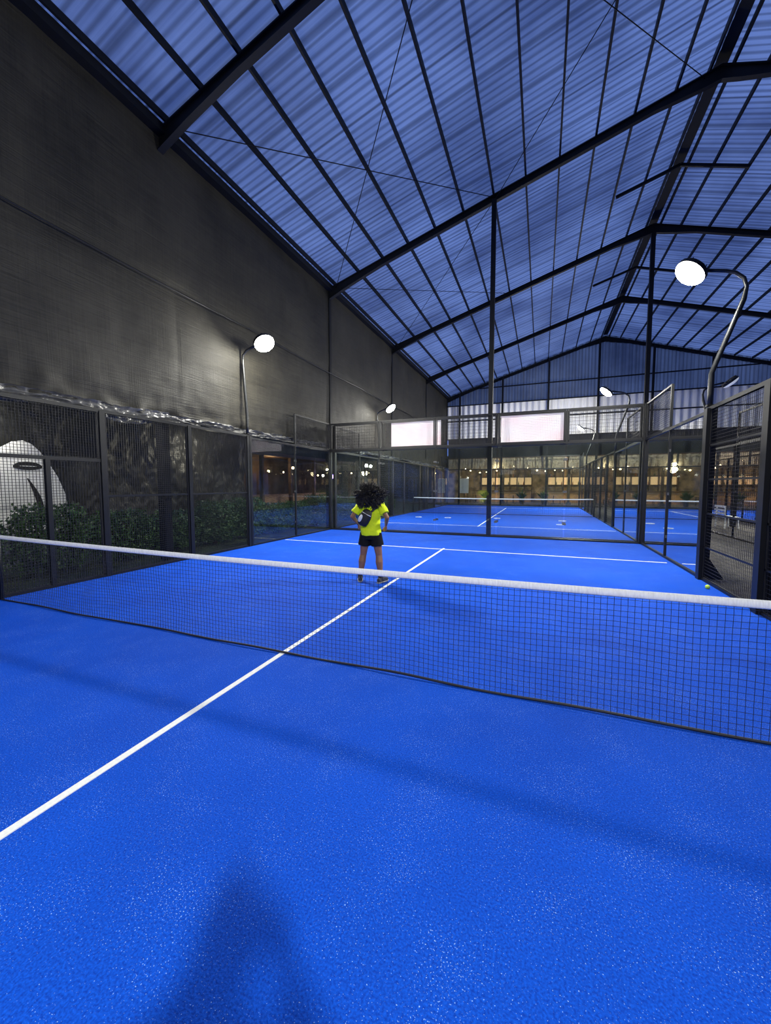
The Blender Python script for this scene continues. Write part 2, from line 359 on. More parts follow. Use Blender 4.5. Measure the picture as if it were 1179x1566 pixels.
for sx,nm in ((-1,'left'),(1,'right')):
    fence('near %s side glass of the second court'%nm,'y',sx*5.12,[10.42,12.6,14.7],3.05,'glass',topmesh=(10.42,12.6),sp=.1,wr=.006,pw=.07)
    fence('%s side mesh fence of the second court beside its net'%nm,'y',sx*5.12,[14.85,16.8,18.7,21.9,23.8,25.7],3.05,sp=.1,wr=.006)
    fence('far %s side glass of the second court'%nm,'y',sx*5.12,[25.85,28,30.2],3.05,'glass',topmesh=(28,30.2),sp=.1,wr=.006)
fence('glass end wall of the right court across the walkway','x',10.34,[8.18,10.23,12.28,14.3,16.4,18.3],4,'glass',topmesh=(8.18,18.3),sp=.1,wr=.006)
fence('far glass end wall of the right court in front of the bar','x',30.28,[8.18,10.23,12.28,14.3,16.4,18.3],4,'glass',topmesh=(8.18,18.3),sp=.1,wr=.006)
fence('near side glass of the right court along the walkway','y',8.18,[10.42,12.6,14.7],3.05,'glass',topmesh=(10.42,12.6),sp=.1,wr=.006,pw=.07)
fence('side mesh fence of the right court along the walkway','y',8.18,[14.85,16.8,18.7,21.9,23.8,25.7],3.05,sp=.1,wr=.006)
fence('far side glass of the right court along the walkway','y',8.18,[25.85,28,30.2],3.05,'glass',topmesh=(28,30.2),sp=.1,wr=.006)
for (a,b,l) in ((-2.72,-.88,'pale pink white banner left of the tall centre column'),(1.13,3.0,'pale pink white banner right of the tall centre column')):
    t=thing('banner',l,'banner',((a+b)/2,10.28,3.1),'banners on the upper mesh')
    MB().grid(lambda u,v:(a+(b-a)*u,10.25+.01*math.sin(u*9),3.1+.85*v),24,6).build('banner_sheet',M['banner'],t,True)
    m=MB()
    for z in (3.1,3.95): m.bar((a,10.27,z),(b,10.27,z),.02,.02)
    for u in (a,b): m.bar((u,10.27,3.1),(u,10.27,3.95),.02,.02)
    m.build('banner_frame',M['steel'],t)
# ---------------------------------------------------------------- roof
def roofside(m,xa,xb):
    def fn(u,v):
        y=YN+(YF+.3-YN)*u; x=xa+(xb-xa)*v
        return (x,y,roofz(x)+.16+.015*math.sin(y*2*PI/.36))
    m.grid(fn,900,1)
m=MB(); roofside(m,EX0-.3,RX); roofside(m,RX,EX1+.3)
struct(m.build('ceiling',M['roof'],None,True))
struct(MB().bar((RX,YN,RZ+.12),(RX,YF,RZ+.12),.3,.05).build('trim_1',M['beam']))
for i,y in enumerate(FR):
    if y<0: lab=['rearmost','second rearmost'][i%2]+' steel portal frame, behind the camera'
    else: lab=['nearest steel roof frame in view, over the net end of the fence','steel roof frame over the glass back wall, met by the tall column','steel roof frame over the near half of the second court','steel roof frame over the far half of the second court','steel roof frame at the metal gable wall'][i-2]
    t=thing('roof_frame',lab,'steel frame',(RX,y,0),'steel roof frames')
    for s,xe in ((-1,EX0),(1,EX1)):
        if y<9: MB().box(xe-.28,xe-.08,y-.09,y+.09,0,EZ).build('column',M['beam'],t)
        else: MB().box(xe-.13,xe+.10,y-.07,y+.07,0,EZ).build('column',M['beam'],t)
        m=MB(); sx=-s
        L=RX-EX0
        xs=[0,.9,2.2,L-1.5,L-.4,L]; dep=[.40,.30,.22,.22,.34,.36]
        top=[(xe+sx*x,0,roofz(xe+sx*x)-.02) for x in xs]; bot=[(xe+sx*x,0,roofz(xe+sx*x)-.02-dd) for x,dd in zip(xs,dep)]
        for k in range(len(xs)-1):
            m.prism([(top[k][0],y-.02,top[k][2]),(top[k+1][0],y-.02,top[k+1][2]),(bot[k+1][0],y-.02,bot[k+1][2]),(bot[k][0],y-.02,bot[k][2])],(0,.04,0))
            m.bar((bot[k][0],y,bot[k][2]),(bot[k+1][0],y,bot[k+1][2]),.14,.03)
            m.bar((top[k][0],y,top[k][2]-.02),(top[k+1][0],y,top[k+1][2]-.02),.14,.03)
        m.build('rafter',M['beam'],t)
NP=13
for s,nm in ((-1,'left'),(1,'right')):
    for k in range(NP):
        x=RX+s*(11.6-.965*k)
        if k==NP-1: x=RX+s*.26
        z=roofz(x)+.04
        o=MB().box(x-.025,x+.025,YN,YF,z-.05,z+.09).build('roof_purlin',M['beam'])
        tag(o,'%s dark steel purlin up from the %s eave'%(ORD[k],nm),'purlin','%s roof purlins'%nm)
def rod(p,q,lab):
    o=MB().loft([p,q],.011,n=6).build('bracing_rod',M['beam']); tag(o,lab,'bracing rod','roof bracing rods')
def rp(x,y,dz=-.12): return (x,y,roofz(x)+dz)
rod(rp(-5,3.2),rp(.8,10.35),'thin brace rod rising from the nearest frame eave towards the tall column')
rod(rp(-5,10.35,-.16),rp(.8,3.2,-.16),'thin brace rod crossing over the player between the two nearest frames')
rod(rp(-5,10.35),rp(.8,17.1),'thin brace rod rising beyond the tall column')
rod(rp(-5,17.1,-.16),rp(.8,10.35,-.16),'thin brace rod falling left beyond the tall column')
rod(rp(.8,3.2),rp(6.2,10.35),'thin brace rod high under the ridge, rising to the right')
rod(rp(.8,10.35,-.16),rp(6.2,3.2,-.16),'thin brace rod high under the ridge, rising to the left')
for y,l in ((6.9,'short cross strut under the ridge between the two nearest roof frames'),(13.7,'short cross strut under the ridge beyond the tall centre column'),(20.5,'short cross strut under the ridge over the second court net')):
    m=MB(); m.bar((RX-1.9,y,roofz(RX-1.9)-.1),(RX,y,roofz(RX)-.1),.07,.1); m.bar((RX,y,roofz(RX)-.1),(RX+1.9,y,roofz(RX+1.9)-.1),.07,.1)
    o=m.build('ridge_strut',M['beam']); tag(o,l,'strut','ridge struts')
o=MB().box(.72,.86,10.11,10.25,0,roofz(.8)-.3).build('steel_column',M['beam']); tag(o,'tall black steel column in the middle of the glass back wall','column')
o=MB().box(RX-.08,RX+.08,17.02,17.18,0,RZ-.4).build('steel_column',M['beam']); tag(o,'tall black steel column under the ridge beside the walkway','column')
def gsheet(m,z0f,z1f,n=600):
    def fn(u,v):
        x=EX0+(EX1-EX0)*u; z0=z0f(x); z1=z1f(x); return (x,YF+.07*math.sin(x*2*PI/.46),z0+(z1-z0)*v)
    m.grid(fn,n,1); return m
struct(gsheet(MB(),lambda x:5.6,lambda x:8.4).build('wall_far_lower',M['metal_sheet'],None,True))
struct(gsheet(MB(),lambda x:8.4,lambda x:roofz(x)+.1).build('wall_far_upper',M['gable'],None,True))
for k in range(7):
    x=EX0+1.2+3.45*k
    o=MB().box(x-.07,x+.07,YF-.33,YF-.21,0,roofz(x)-.1).build('gable_post',M['beam']); tag(o,'%s thin black gable post from the left in front of the far metal wall'%ORD[k],'post','gable posts')
for k,z in enumerate((5.6,7.1,8.4,9.7)):
    dx=max(0,(z+.3-EZ)/(RZ-EZ)*(RX-EX0))
    o=MB().box(EX0+dx,EX1-dx,YF-.20,YF-.12,z-.04,z+.04).build('gable_girt',M['beam']); tag(o,'%s horizontal girt up on the far gable wall'%ORD[k],'girt','gable girts')
struct(MB().box(EX0,EX1+2,31.45,31.6,3.95,5.75).build('wall_far_fascia',M['night']))
# curtains
def curtain(x,name):
    def fn(u,v):
        y=YN+(YF-YN)*u; z=3.2+(EZ-3.2)*v
        a=.04*noise.noise(Vector((y*.35,z*.5,0)))+.014*noise.noise(Vector((y*1.6,z*.3,3)))+.008*noise.noise(Vector((y*3,z*2.2,6)))
        e=math.exp(-(z-3.2)/.35); a+=e*.10*noise.noise(Vector((y*3,z*4,7)))
        e2=math.exp(-abs(z-6.03)/.10); a-= .035*e2
        e3=math.exp(-abs(((y+1.5)%3.3)-1.65)/.05); a-=.012*e3
        zz=z+ (e*.06*noise.noise(Vector((y*.9,0,4))))
        return (x+a,y,zz)
    return struct(MB().grid(fn,900,60).build(name,M['curtain'],None,True))
cw=curtain(EX0+.06,'wall_left')
curtain(EX1-.10,'wall_right_blocker')  # unseen right-hand curtain, added to keep sky light out of the hall
struct(MB().box(EX0,EX1,YN-.1,YN,0,12.6).build('wall_near_blocker',M['night']))  # unseen end wall, added to block blue sky light from behind
struct(MB().box(-19,-18.8,-14,60,0,9).build('wall_hedge_backdrop',M['foliage_dark']))  # dark backdrop for night trees, added to cover bright sky under the curtain
struct(MB().box(-19,-9,44,44.2,0,9).build('wall_hedge_backdrop_far',M['foliage_dark']))
def hemf(u,v):
    y=YN+(YF-YN)*u; h=(.5 if y<4 else .26)*max(.15,min(1,.65+1.2*noise.noise(Vector((y*.45,0,8)))))
    return (EX0+.12+.08*noise.noise(Vector((y*2.4,v*3,1)))+.05*noise.noise(Vector((y*8,v*6,1))),y,3.26-h+h*v+.05*noise.noise(Vector((y*1.2,0,2)))+.02*noise.noise(Vector((y*6,v*3,5))))
MB().grid(hemf,1400,16).build('curtain_hem',M['hem'],cw,True)
m=MB(); n=120
m.loft([(EX0+.12,YN+(YF-YN)*i/n,6.03-.05*abs(math.sin(i*PI/18))) for i in range(n+1)],.014,n=6)
o=m.build('curtain_cable',M['steel']); tag(o,'black cable running along the middle of the left shade curtain','cable')
o=MB().box(EX0-.05,EX0+.25,YN,YF,EZ-.12,EZ+.06).build('eave_beam',M['beam']); tag(o,'dark eave beam at the top of the left shade curtain','beam')
o=MB().box(EX1-.25,EX1+.05,YN,YF,EZ-.12,EZ+.06).build('eave_beam',M['beam']); tag(o,'dark eave beam along the right side of the hall','beam')
# ---------------------------------------------------------------- flood lights (each stands on a fence post)
def flood(label,loc,rz,P=300,lean=.1,reach=.55,sz=.35,spill=14,B=3.085,lens='led'):
    t=thing('flood_light',label,'flood light',(0,0,0),'court flood lights')
    pts=[(0,0,B),(0,0,3.3),(0,0,3.65),(-.15*lean,0,3.85),(-.93*lean,0,4.85),(-lean,0,5.05),(-.9*lean,0,5.2),(-.9*lean+.12,0,5.31),(-.9*lean+.25,0,5.36),(reach-.2,0,5.43)]
    MB().loft([(p[0],p[1],p[2]-B) for p in pts],[.04]*5+[.03]*5,side=(0,1,0),n=10).build('pole',M['poledark'],t,True)
    MB().box(-.05,.05,-.05,.05,0,.03).build('base_plate',M['steel'],t)
    R=Matrix.Rotation(-math.radians(40),3,'Y'); c=Vector((reach,0,5.43-B))
    def loc3(p): return tuple(c+R@Vector(p))
    m=MB().loft([(0,0,-.01),(0,0,.05),(0,0,.075)],[(.26,.32),(.26,.32),(.2,.26)],n=24)
    for k in range(8): m.box(-.19+.05*k,-.175+.05*k,-.2,.2,.06,.11)
    m.v=[loc3(p) for p in m.v]; h=m.build('lamp_head',M['steel'],t)
    m=MB().ell((0,0,-.012),(.25,.31,.10),24,14); m.v=[loc3(p) for p in m.v]; m.build('led_lens',M[lens],h,True)
    if P:
        ld=bpy.data.lights.new('flood','AREA'); ld.shape='RECTANGLE'; ld.size=sz; ld.size_y=sz*1.3; ld.energy=P; ld.color=(1,.985,.9)
        lo=bpy.data.objects.new('flood',ld); C.objects.link(lo); lo.parent=t
        lo.location=loc3((0,0,-.13)); lo.rotation_euler=R.to_euler()
    if spill:
        ld=bpy.data.lights.new('spill','POINT'); ld.energy=spill; ld.color=(1,.97,.85); ld.shadow_soft_size=.1  # extra point light under the lens, added to brighten curtain, roof and gable
        lo=bpy.data.objects.new('spill',ld); C.objects.link(lo); lo.parent=t; lo.location=loc3((0,0,-.26))
    t.location=(loc[0],loc[1],B); t.rotation_euler=(0,0,rz); return t
flood('bright flood light on bent pole on the left fence, before the dark curtain',(-5.1,5.45,0),0,410,.1,.62,.6,spill=250)
flood('bright flood light on tall bent pole at the right fence corner',(5.12,5.4,0),PI,410,.42,.38,.6,spill=90)
flood('flood light behind the camera on the left side',(-5.1,-7,0),0,150,.1,.62,.5,spill=0,B=0)
flood('flood light behind the camera on the right side',(5.12,-7,0),PI,800,.42,.38,.28,spill=0,B=0)
flood('small flood light left of centre, above the near left corner of the second court',(-5.1,14.85,0),0,430,.1,.6,spill=110)
flood('flood light on the right side of the second court, left of the ridge column',(5.12,14.85,0),PI,430,.42,.4,spill=120)
flood('distant flood light at the far right corner of the second court',(5.12,25.7,0),PI,520,.42,.4,spill=900)
flood('small dim flood light over the right court behind the near bent pole',(8.18,14.85,0),0,420,.3,.5,spill=0,lens='leddim')
# ---------------------------------------------------------------- small things
t=thing('tennis_ball','yellow-green ball lying by the right mesh fence','ball',(4.98,4.62,0))
MB().ell((4.98,4.62,.034),.034,20,14).build('felt',M['ball'],t,True)
m=MB(); pts=[]
for i in range(49):
    a=2*PI*i/48; b=.44; x=math.cos(a)+b/3*math.cos(3*a)*.6; y=math.sin(a)-b/3*math.sin(3*a)*.6; z=.75*math.sin(2*a)
    v=Vector((x,y,z)).normalized()*.0342; pts.append((4.98+v.x,4.62+v.y,.034+v.z))
m.loft(pts,.0012,n=5); m.build('seam',M['white'],t,True)
for k,(x,y) in enumerate(((-3.64,16.8),(-2.1,16.95),(.33,17.5),(3.37,17.1),(3.2,15.1))):
    o=MB().ring((x,y,.012),.16,.012).build('floor_ring',M['white'],None,True)
    tag(o,['white ring marker on the second court nearest its left fence','second white ring marker from the left on the second court','white ring marker beside the centre line of the second court','white ring marker on the right of the second court, nearer its net','white ring marker on the right of the second court, nearer the glass'][k],'ring marker','ring markers on the second court')
t=thing('bench','small white slatted bench on the walkway beside the second court','bench',(7,16.4,0))
MB().box(6.75,7.25,15.9,16.9,.42,.46).build('seat',M['white'],t)
for sx in (-1,1):
    for sy in (-1,1): MB().bar((7+sx*.22,16.4+sy*.45,0),(7+sx*.2,16.4+sy*.42,.42),.04,.04).build('leg',M['white'],t)
m=MB()
for k in range(3): m.box(7.23,7.26,15.9,16.9,.55+.13*k,.63+.13*k)
for yy in (16,16.8): m.box(7.2,7.23,yy-.02,yy+.02,.42,.9)
m.build('backrest',M['white'],t)
# ---------------------------------------------------------------- garden left
def shrub0():
    t=thing('garden_shrub','x','shrub',(0,0,0),'green shrubs along the left fence')
    m=MB()
    for k in range(7):
        a=k*.9; m.loft([(.05*math.cos(a),.05*math.sin(a),0),(.2*math.cos(a),.2*math.sin(a),.5),(.36*math.cos(a),.36*math.sin(a),1.0)],[.02,.014,.006],n=6)
    m.build('stem',M['bark'],t)
    m=MB()
    for k in range(5200):
        while True:
            p=Vector((random.uniform(-1,1),random.uniform(-1,1),random.uniform(-1,1)))
            if .5<max(abs(p.x),abs(p.y),abs(p.z)) and p.length<1.25: break
        lump=1+.2*noise.noise(p*2.3)
        c=Vector((p.x*.45*lump,max(-.68,min(.68,p.y*.64*lump)),.62+p.z*.55*lump))
        if c.z<.05: continue
        d=Vector((random.gauss(0,1),random.gauss(0,1),random.gauss(.3,1))).normalized(); s=d.cross(Vector((random.gauss(0,1),random.gauss(0,1),random.gauss(0,1)))).normalized()
        l=random.uniform(.05,.09); w=l*.32
        m.quad(c,c+d*l*.5+s*w,c+d*l,c+d*l*.5-s*w)
    m.build('foliage',M['leaf'],t)
    return t
s0=shrub0()
labs=['green shrub behind the left fence near the frame edge','green shrub behind the left fence below the white board','green shrub left of the first tall fence post','green shrub between the first and second tall fence posts','green shrub beside the dark building column','green shrub right of the second tall fence post','green shrub at the left end of the side glass','green shrub seen through the middle of the side glass','green shrub near the far end of the side glass']
labs+=['%s green shrub beyond the corner of the near court'%ORD[k] for k in range(6)]
for k,l in enumerate(labs):
    o=s0 if k==0 else copy_tree(s0)
    o.location=(-6.6,.1+1.4*k,-.03); o.rotation_euler=(0,0,[0,0,PI,PI][k%4]); sz_=1.0+.12*math.sin(k*1.7); o.scale=(.95,.98,sz_); o['label']=l
def tarpf(u,v):
    y=-4+13*u; z=-.03+3.63*v
    return (-8.3+.13*noise.noise(Vector((y*1.3,z*.9,0)))+.06*noise.noise(Vector((y*3.4,z*2.6,3)))+.03*noise.noise(Vector((y*9,z*7,3))),y,z)
o=MB().grid(tarpf,400,90).build('garden_tarp',M['tarp'],None,True); tag(o,'wrinkled black plastic sheet hanging behind the garden shrubs','tarp')
t=thing('painted_board','white rounded painted board behind the shrubs at the left frame edge','board',(-8.0,1.5,-.03))
ol=[(0,-.03),(2.5,-.03),(2.62,1.0),(2.56,1.5),(2.42,1.9),(2.26,2.2),(2.1,2.45),(1.95,2.6),(1.8,2.66),(1.62,2.62),(1.45,2.5),(1.25,2.38),(.9,2.3),(.4,2.2),(0,2.0)]
MB().prism([(-8.0,y,z) for y,z in ol],(.03,0,0)).build('board_panel',M['mural'],t)
MB().prism([(-7.965,1.86+.26*math.cos(2*PI*i/24),2.10+(.11 if math.sin(2*PI*i/24)>0 else .07)*math.sin(2*PI*i/24)) for i in range(24)],(.015,0,0)).build('oval_mark',M['ink'],t)
MB().loft([(-7.94,1.86+.15*(i/8-.5)*2,2.11) for i in range(9)],[.003+.004*math.sin(i/8*PI) for i in range(9)],n=6).build('pale_stroke',M['mural'],t)
MB().loft([(-7.955,1.84+.22*math.sin(i/10*2.6),1.85-.12*i) for i in range(11)],[(.02,.01+.05*math.sin(i/10*PI)) for i in range(11)],n=8).build('curved_mark',M['ink'],t)
t=thing('garden_pavilion','dim wooden pavilion beyond the garden, seen through the side glass','building',(-14,20,0))
MB().box(-15,-14.8,13,28,0,3.6).build('rear_panel',M['brownp'],t)
MB().box(-15.4,-13.0,12.6,28.4,3.5,3.7).build('canopy_roof',M['woodd'],t)
for k in range(6): MB().box(-13.3,-13.1,13+k*2.9,13.2+k*2.9,0,3.5).build('wood_post',M['woodd'],t)
MB().box(-14.3,-13.9,14,26,0,1.1).build('counter',M['wood'],t)
def pendant0(matk,lab,grp,r=.1,cl=.6):
    t=thing('pendant_lamp',lab,'pendant lamp',(0,0,0),grp)
    MB().ell((0,0,0),r,14,10).build('globe',M[matk],t,True)
    MB().loft([(0,0,r),(0,0,cl)],.01,n=6).build('cord',M['steel'],t)
    MB().loft([(0,0,r*.85),(0,0,r*.85+.05)],[.05,.03],n=10).build('cap',M['steel'],t)
    return t
m=MB(); m.loft([(-12.3,12.0+17*i/40,3.25-.18*math.sin(i/40*PI*4)**2) for i in range(41)],.012,n=5)
for yy in (11.9,29.1): m.loft([(-12.3,yy,-.03),(-12.3,yy,3.35)],.04,n=8)
o=m.build('festoon_cable',M['steel']); tag(o,'dark festoon cable on two poles in front of the garden pavilion','cable')
p0=pendant0('warm','x','garden festoon lamps',.06,.3)
for k,(yy,zz,s_) in enumerate(((13.6,2.75,1.1),(16.9,2.5,.7),(17.9,2.8,1.3),(20.9,2.4,.8),(26.2,2.7,.9))):
    o=p0 if k==0 else copy_tree(p0); o.location=(-12.3,yy,zz); o.scale=(s_,)*3; o['label']='%s small warm lamp from the left on the garden festoon cable'%ORD[k]
o=pendant0('purple','small blue-purple lamp glowing before the garden pavilion',None,.16,.75); o.location=(-12.3,22.9,2.35)
o=pendant0('whitel','small white lamp hanging before the garden pavilion',None,.08,.75); o.location=(-12.3,21.6,2.4)
# ---------------------------------------------------------------- restaurant at far end
struct(MB().box(-9,21,31.2,41,-.03,.1).build('floor_terrace',M['concrete']))
struct(MB().box(-9,21,39.5,39.7,.1,4.2).build('wall_bar_back',M['cream']))
struct(MB().box(-9,21,31.6,39.7,4.15,4.3).build('ceiling_terrace',M['woodd']))
for k in range(5):
    x0=-6+5.2*k
    t=thing('thatch_canopy','%s thatched straw eave from the left along the far bar'%ORD[k],'canopy',(x0+2.5,31.9,3.2),'thatched eaves of the bar')
    m=MB()
    for i in range(460):
        x=x0+random.uniform(0,5); z=3.98; y=31.3+random.uniform(-.12,.12); l=random.uniform(.55,1.0); w=random.uniform(.02,.05); dx=random.uniform(-.06,.06)
        m.quad((x,y,z),(x+w,y,z),(x+w+dx,y-.18,z-l),(x+dx,y-.18,z-l))
    m.build('straw',M['straw'],t)
    MB().box(x0,x0+5,31.2,31.44,3.95,4.03).build('rafter_board',M['woodd'],t)
    t2=thing('terrace_post','%s wooden post of the far bar from the left'%ORD[k],'post',(x0+.1,32.4,.1),'wooden posts of the bar')
    MB().box(x0,x0+.2,32.3,32.5,.1,4.15).build('shaft',M['woodd'],t2,bevel=.02)
    MB().box(x0-.08,x0+.28,32.22,32.58,.1,.3).build('plinth',M['concrete'],t2)
p1=pendant0('warm','x','hanging lamps of the bar',.05)
for j in range(32):
    f=(j%8)/7; o=p1 if j==0 else copy_tree(p1); o.location=(-5+.7*j+random.uniform(-.1,.1),32.8+1.6*(j%2),3.45-.55*math.sin(f*PI)+random.uniform(-.06,.06)); o.scale=(random.uniform(.7,1.3),)*3; o['label']='%s warm globe lamp from the left in the far bar'%ORD[j]
def bottle0(mk):
    m=MB().loft([(0,0,0),(0,0,.2),(0,0,.24),(0,0,.34)],[.045,.045,.018,.016],n=8); o=m.build('bottle',M[mk],None,True); return o
for k,(x0,x1) in enumerate(((-3.5,1.5),(3.0,8.0),(10,15.5))):
    t=thing('bar_counter','%s wooden bar counter from the left in the far restaurant'%ORD[k],'counter',((x0+x1)/2,36.5,.1),'bar counters')
    MB().box(x0,x1,36.2,36.8,.1,1.15).build('counter_body',M['wood'],t); MB().box(x0-.1,x1+.1,36.05,36.9,1.15,1.22).build('counter_top',M['woodd'],t)
    t=thing('wall_shelf','%s lit shelf unit behind the bar counters from the left'%ORD[k],'shelf',((x0+x1)/2,39.2,.1),'shelf units of the bar')
    m=MB()
    for z in (.15,.9,1.7,2.5,3.2): m.box(x0,x1,39.1,39.45,z,z+.05)
    for j in range(8): x=x0+(x1-x0)*j/7; m.box(x-.04,x+.04,39.1,39.45,.1,3.3)
    m.build('shelf_frame',M['woodd'],t)
    for j in range(7):
        xa=x0+(x1-x0)*j/7+.05; xb=xa+(x1-x0)/7-.10
        MB().quad((xa,39.44,1.76),(xb,39.44,1.76),(xb,39.44,2.48),(xa,39.44,2.48)).build('backlight',M['warmw'],t)
    for j in range(10):
        o=bottle0('bottle' if j%2 else 'bottle2'); o.location=(x0+.3+(x1-x0-.6)*j/9,39.2,1.75 if j%3 else 2.55)
        tag(o,'%s bottle from the left on the %s shelf unit of the bar'%(ORD[j],ORD[k]),'bottle','bottles on the bar shelves')
def chair0():
    t=thing('dining_chair','x','chair',(0,0,0),'dining chairs on the terrace')
    MB().box(-.22,.22,-.22,.22,.43,.47).build('seat',M['wood'],t)
    m=MB().box(-.22,.22,.2,.23,.65,.95); m.box(-.2,-.17,.2,.23,.45,.7); m.box(.17,.2,.2,.23,.45,.7); m.build('backrest',M['wood'],t)
    for a in (-.19,.19):
        for b in (-.19,.19): MB().box(a-.02,a+.02,b-.02,b+.02,0,.43).build('leg',M['woodd'],t)
    return t
def table0():
    t=thing('dining_table','x','table',(0,0,0),'dining tables on the terrace')
    MB().box(-.4,.4,-.4,.4,.72,.76).build('tabletop',M['wood'],t)
    MB().loft([(0,0,.02),(0,0,.72)],.035,n=10).build('pedestal',M['steel'],t,True)
    MB().loft([(0,0,0),(0,0,.03)],[.25,.22],n=16).build('base',M['steel'],t)
    return t
c0=chair0(); t0=table0()
for k in range(6):
    x=-3.2+3.3*k
    o=t0 if k==0 else copy_tree(t0); o.location=(x,33.6,.1); o['label']='%s square wooden table from the left on the far terrace'%ORD[k]
    for s in (-1,1):
        o=c0 if (k==0 and s==-1) else copy_tree(c0); o.location=(x+s*.72,33.6,.1); o.rotation_euler=(0,0,-s*PI/2); o['label']='dark wooden chair %s of the %s terrace table'%('left' if s<0 else 'right',ORD[k])
def plant0():
    t=thing('potted_plant','x','plant',(0,0,0),'potted plants on the terrace')
    MB().loft([(0,0,0),(0,0,.35),(0,0,.4)],[.13,.2,.2],n=14).build('pot',M['concrete'],t,True)
    m=MB()
    for i in range(90):
        a=random.uniform(0,2*PI); l=random.uniform(.5,1.0); tilt=random.uniform(.15,.8)
        d=Vector((math.cos(a)*math.sin(tilt),math.sin(a)*math.sin(tilt),math.cos(tilt))); s=Vector((-math.sin(a),math.cos(a),0))*.05
        b=Vector((0,0,.38)); mid=b+d*l*.55; e=b+d*l+Vector((0,0,-.15*tilt))
        m.quad(b,mid+s,e,mid-s)
    m.build('fronds',M['leaf'],t); return t
q0=plant0()
for k,x in enumerate((-7.4,-2.1,.9,2.6,5.6,8.2,10.9,12.4,13.8,16.2)):
    o=q0 if k==0 else copy_tree(q0); o.location=(x,31.9,.1); o['label']='%s leafy potted plant from the left in front of the far bar'%ORD[k]
t=thing('menu_board','white framed board at the left end of the far bar','sign board',(-4.0,32.0,.1))
MB().box(-4.5,-3.6,31.9,31.95,1.0,2.3).build('board',M['mural'],t); MB().box(-4.45,-4.4,31.96,32.0,.1,2.3).build('leg',M['woodd'],t); MB().box(-3.7,-3.65,31.96,32.0,.1,2.3).build('leg',M['woodd'],t)
def plight(loc,e,col,r=.3):
    ld=bpy.data.lights.new('p','POINT'); ld.energy=e; ld.color=col; ld.shadow_soft_size=r; lo=bpy.data.objects.new('fill_light',ld); C.objects.link(lo); lo.location=loc  # bodiless point light, added besides the modelled lamps
for x in (-2,5,12.5): plight((x,35.2,3.0),380,(1,.74,.45))
for x in (-1,7,14): plight((x,30.75,3.2),55,(1,.85,.6),.1)  # added only to brighten the straw eaves, no fitting modelled
plight((-13.7,17.5,3.0),45,(1,.6,.3)); plight((-12.0,23.1,2.1),14,(.3,.2,1)); plight((-7.6,1.2,2.9),45,(1,.97,.85),.1); plight((-7.5,6.5,2.8),45,(1,.95,.75),.1); plight((-7.5,12.5,2.8),45,(1,.95,.75),.1)  # pavilion warmth, purple lamp's light, then three added to brighten the shrubs
# ---------------------------------------------------------------- people
def hand(m,w,d,n,side,curl=.5,s=1.0):
    w=Vector(w); d=Vector(d).normalized(); n=Vector(n); n=(n-d*n.dot(d)).normalized(); a=d.cross(n).normalized()*side
    m.loft([w-d*.01,w+d*.03,w+d*.07,w+d*.095],[(.026*s,.017*s),(.036*s,.015*s),(.042*s,.014*s),(.038*s,.012*s)],side=tuple(a),n=12)
    for k,(off,L,) in enumerate(((.030,.070),(.010,.078),(-.010,.073),(-.030,.058))):
        p=w+d*.088+a*off; pts=[p-d*.015]; ang=0
        for j,fr in enumerate((.45,.32,.23)):
            ang+=curl*(.5+.3*j); dd=d*math.cos(ang)+n*math.sin(ang)+a*off*.8*(1-j*.3); dd.normalize(); p=p+dd*L*fr; pts.append(p.copy())
        m.loft(pts,[.0095,.0092,.0085,.0068],side=tuple(a),n=8); m.ell(pts[-1],.0068,8,6)
    p=w+d*.03+a*.03; pts=[w+d*.02+a*.015,p]; dd=(d*.65+a*.65+n*.25).normalized(); p=p+dd*.035; pts.append(p.copy()); dd=(d*.85+a*.25+n*.45).normalized(); p=p+dd*.03; pts.append(p.copy())
    m.loft(pts,[.013,.0125,.0105,.008],side=tuple(n),n=8); m.ell(pts[-1],.008,8,6)
def remesh(o,vox,sm=3):
    r=o.modifiers.new('r','REMESH'); r.mode='VOXEL'; r.voxel_size=vox; r.use_smooth_shade=True
    s=o.modifiers.new('s','SMOOTH'); s.iterations=sm; s.factor=.5
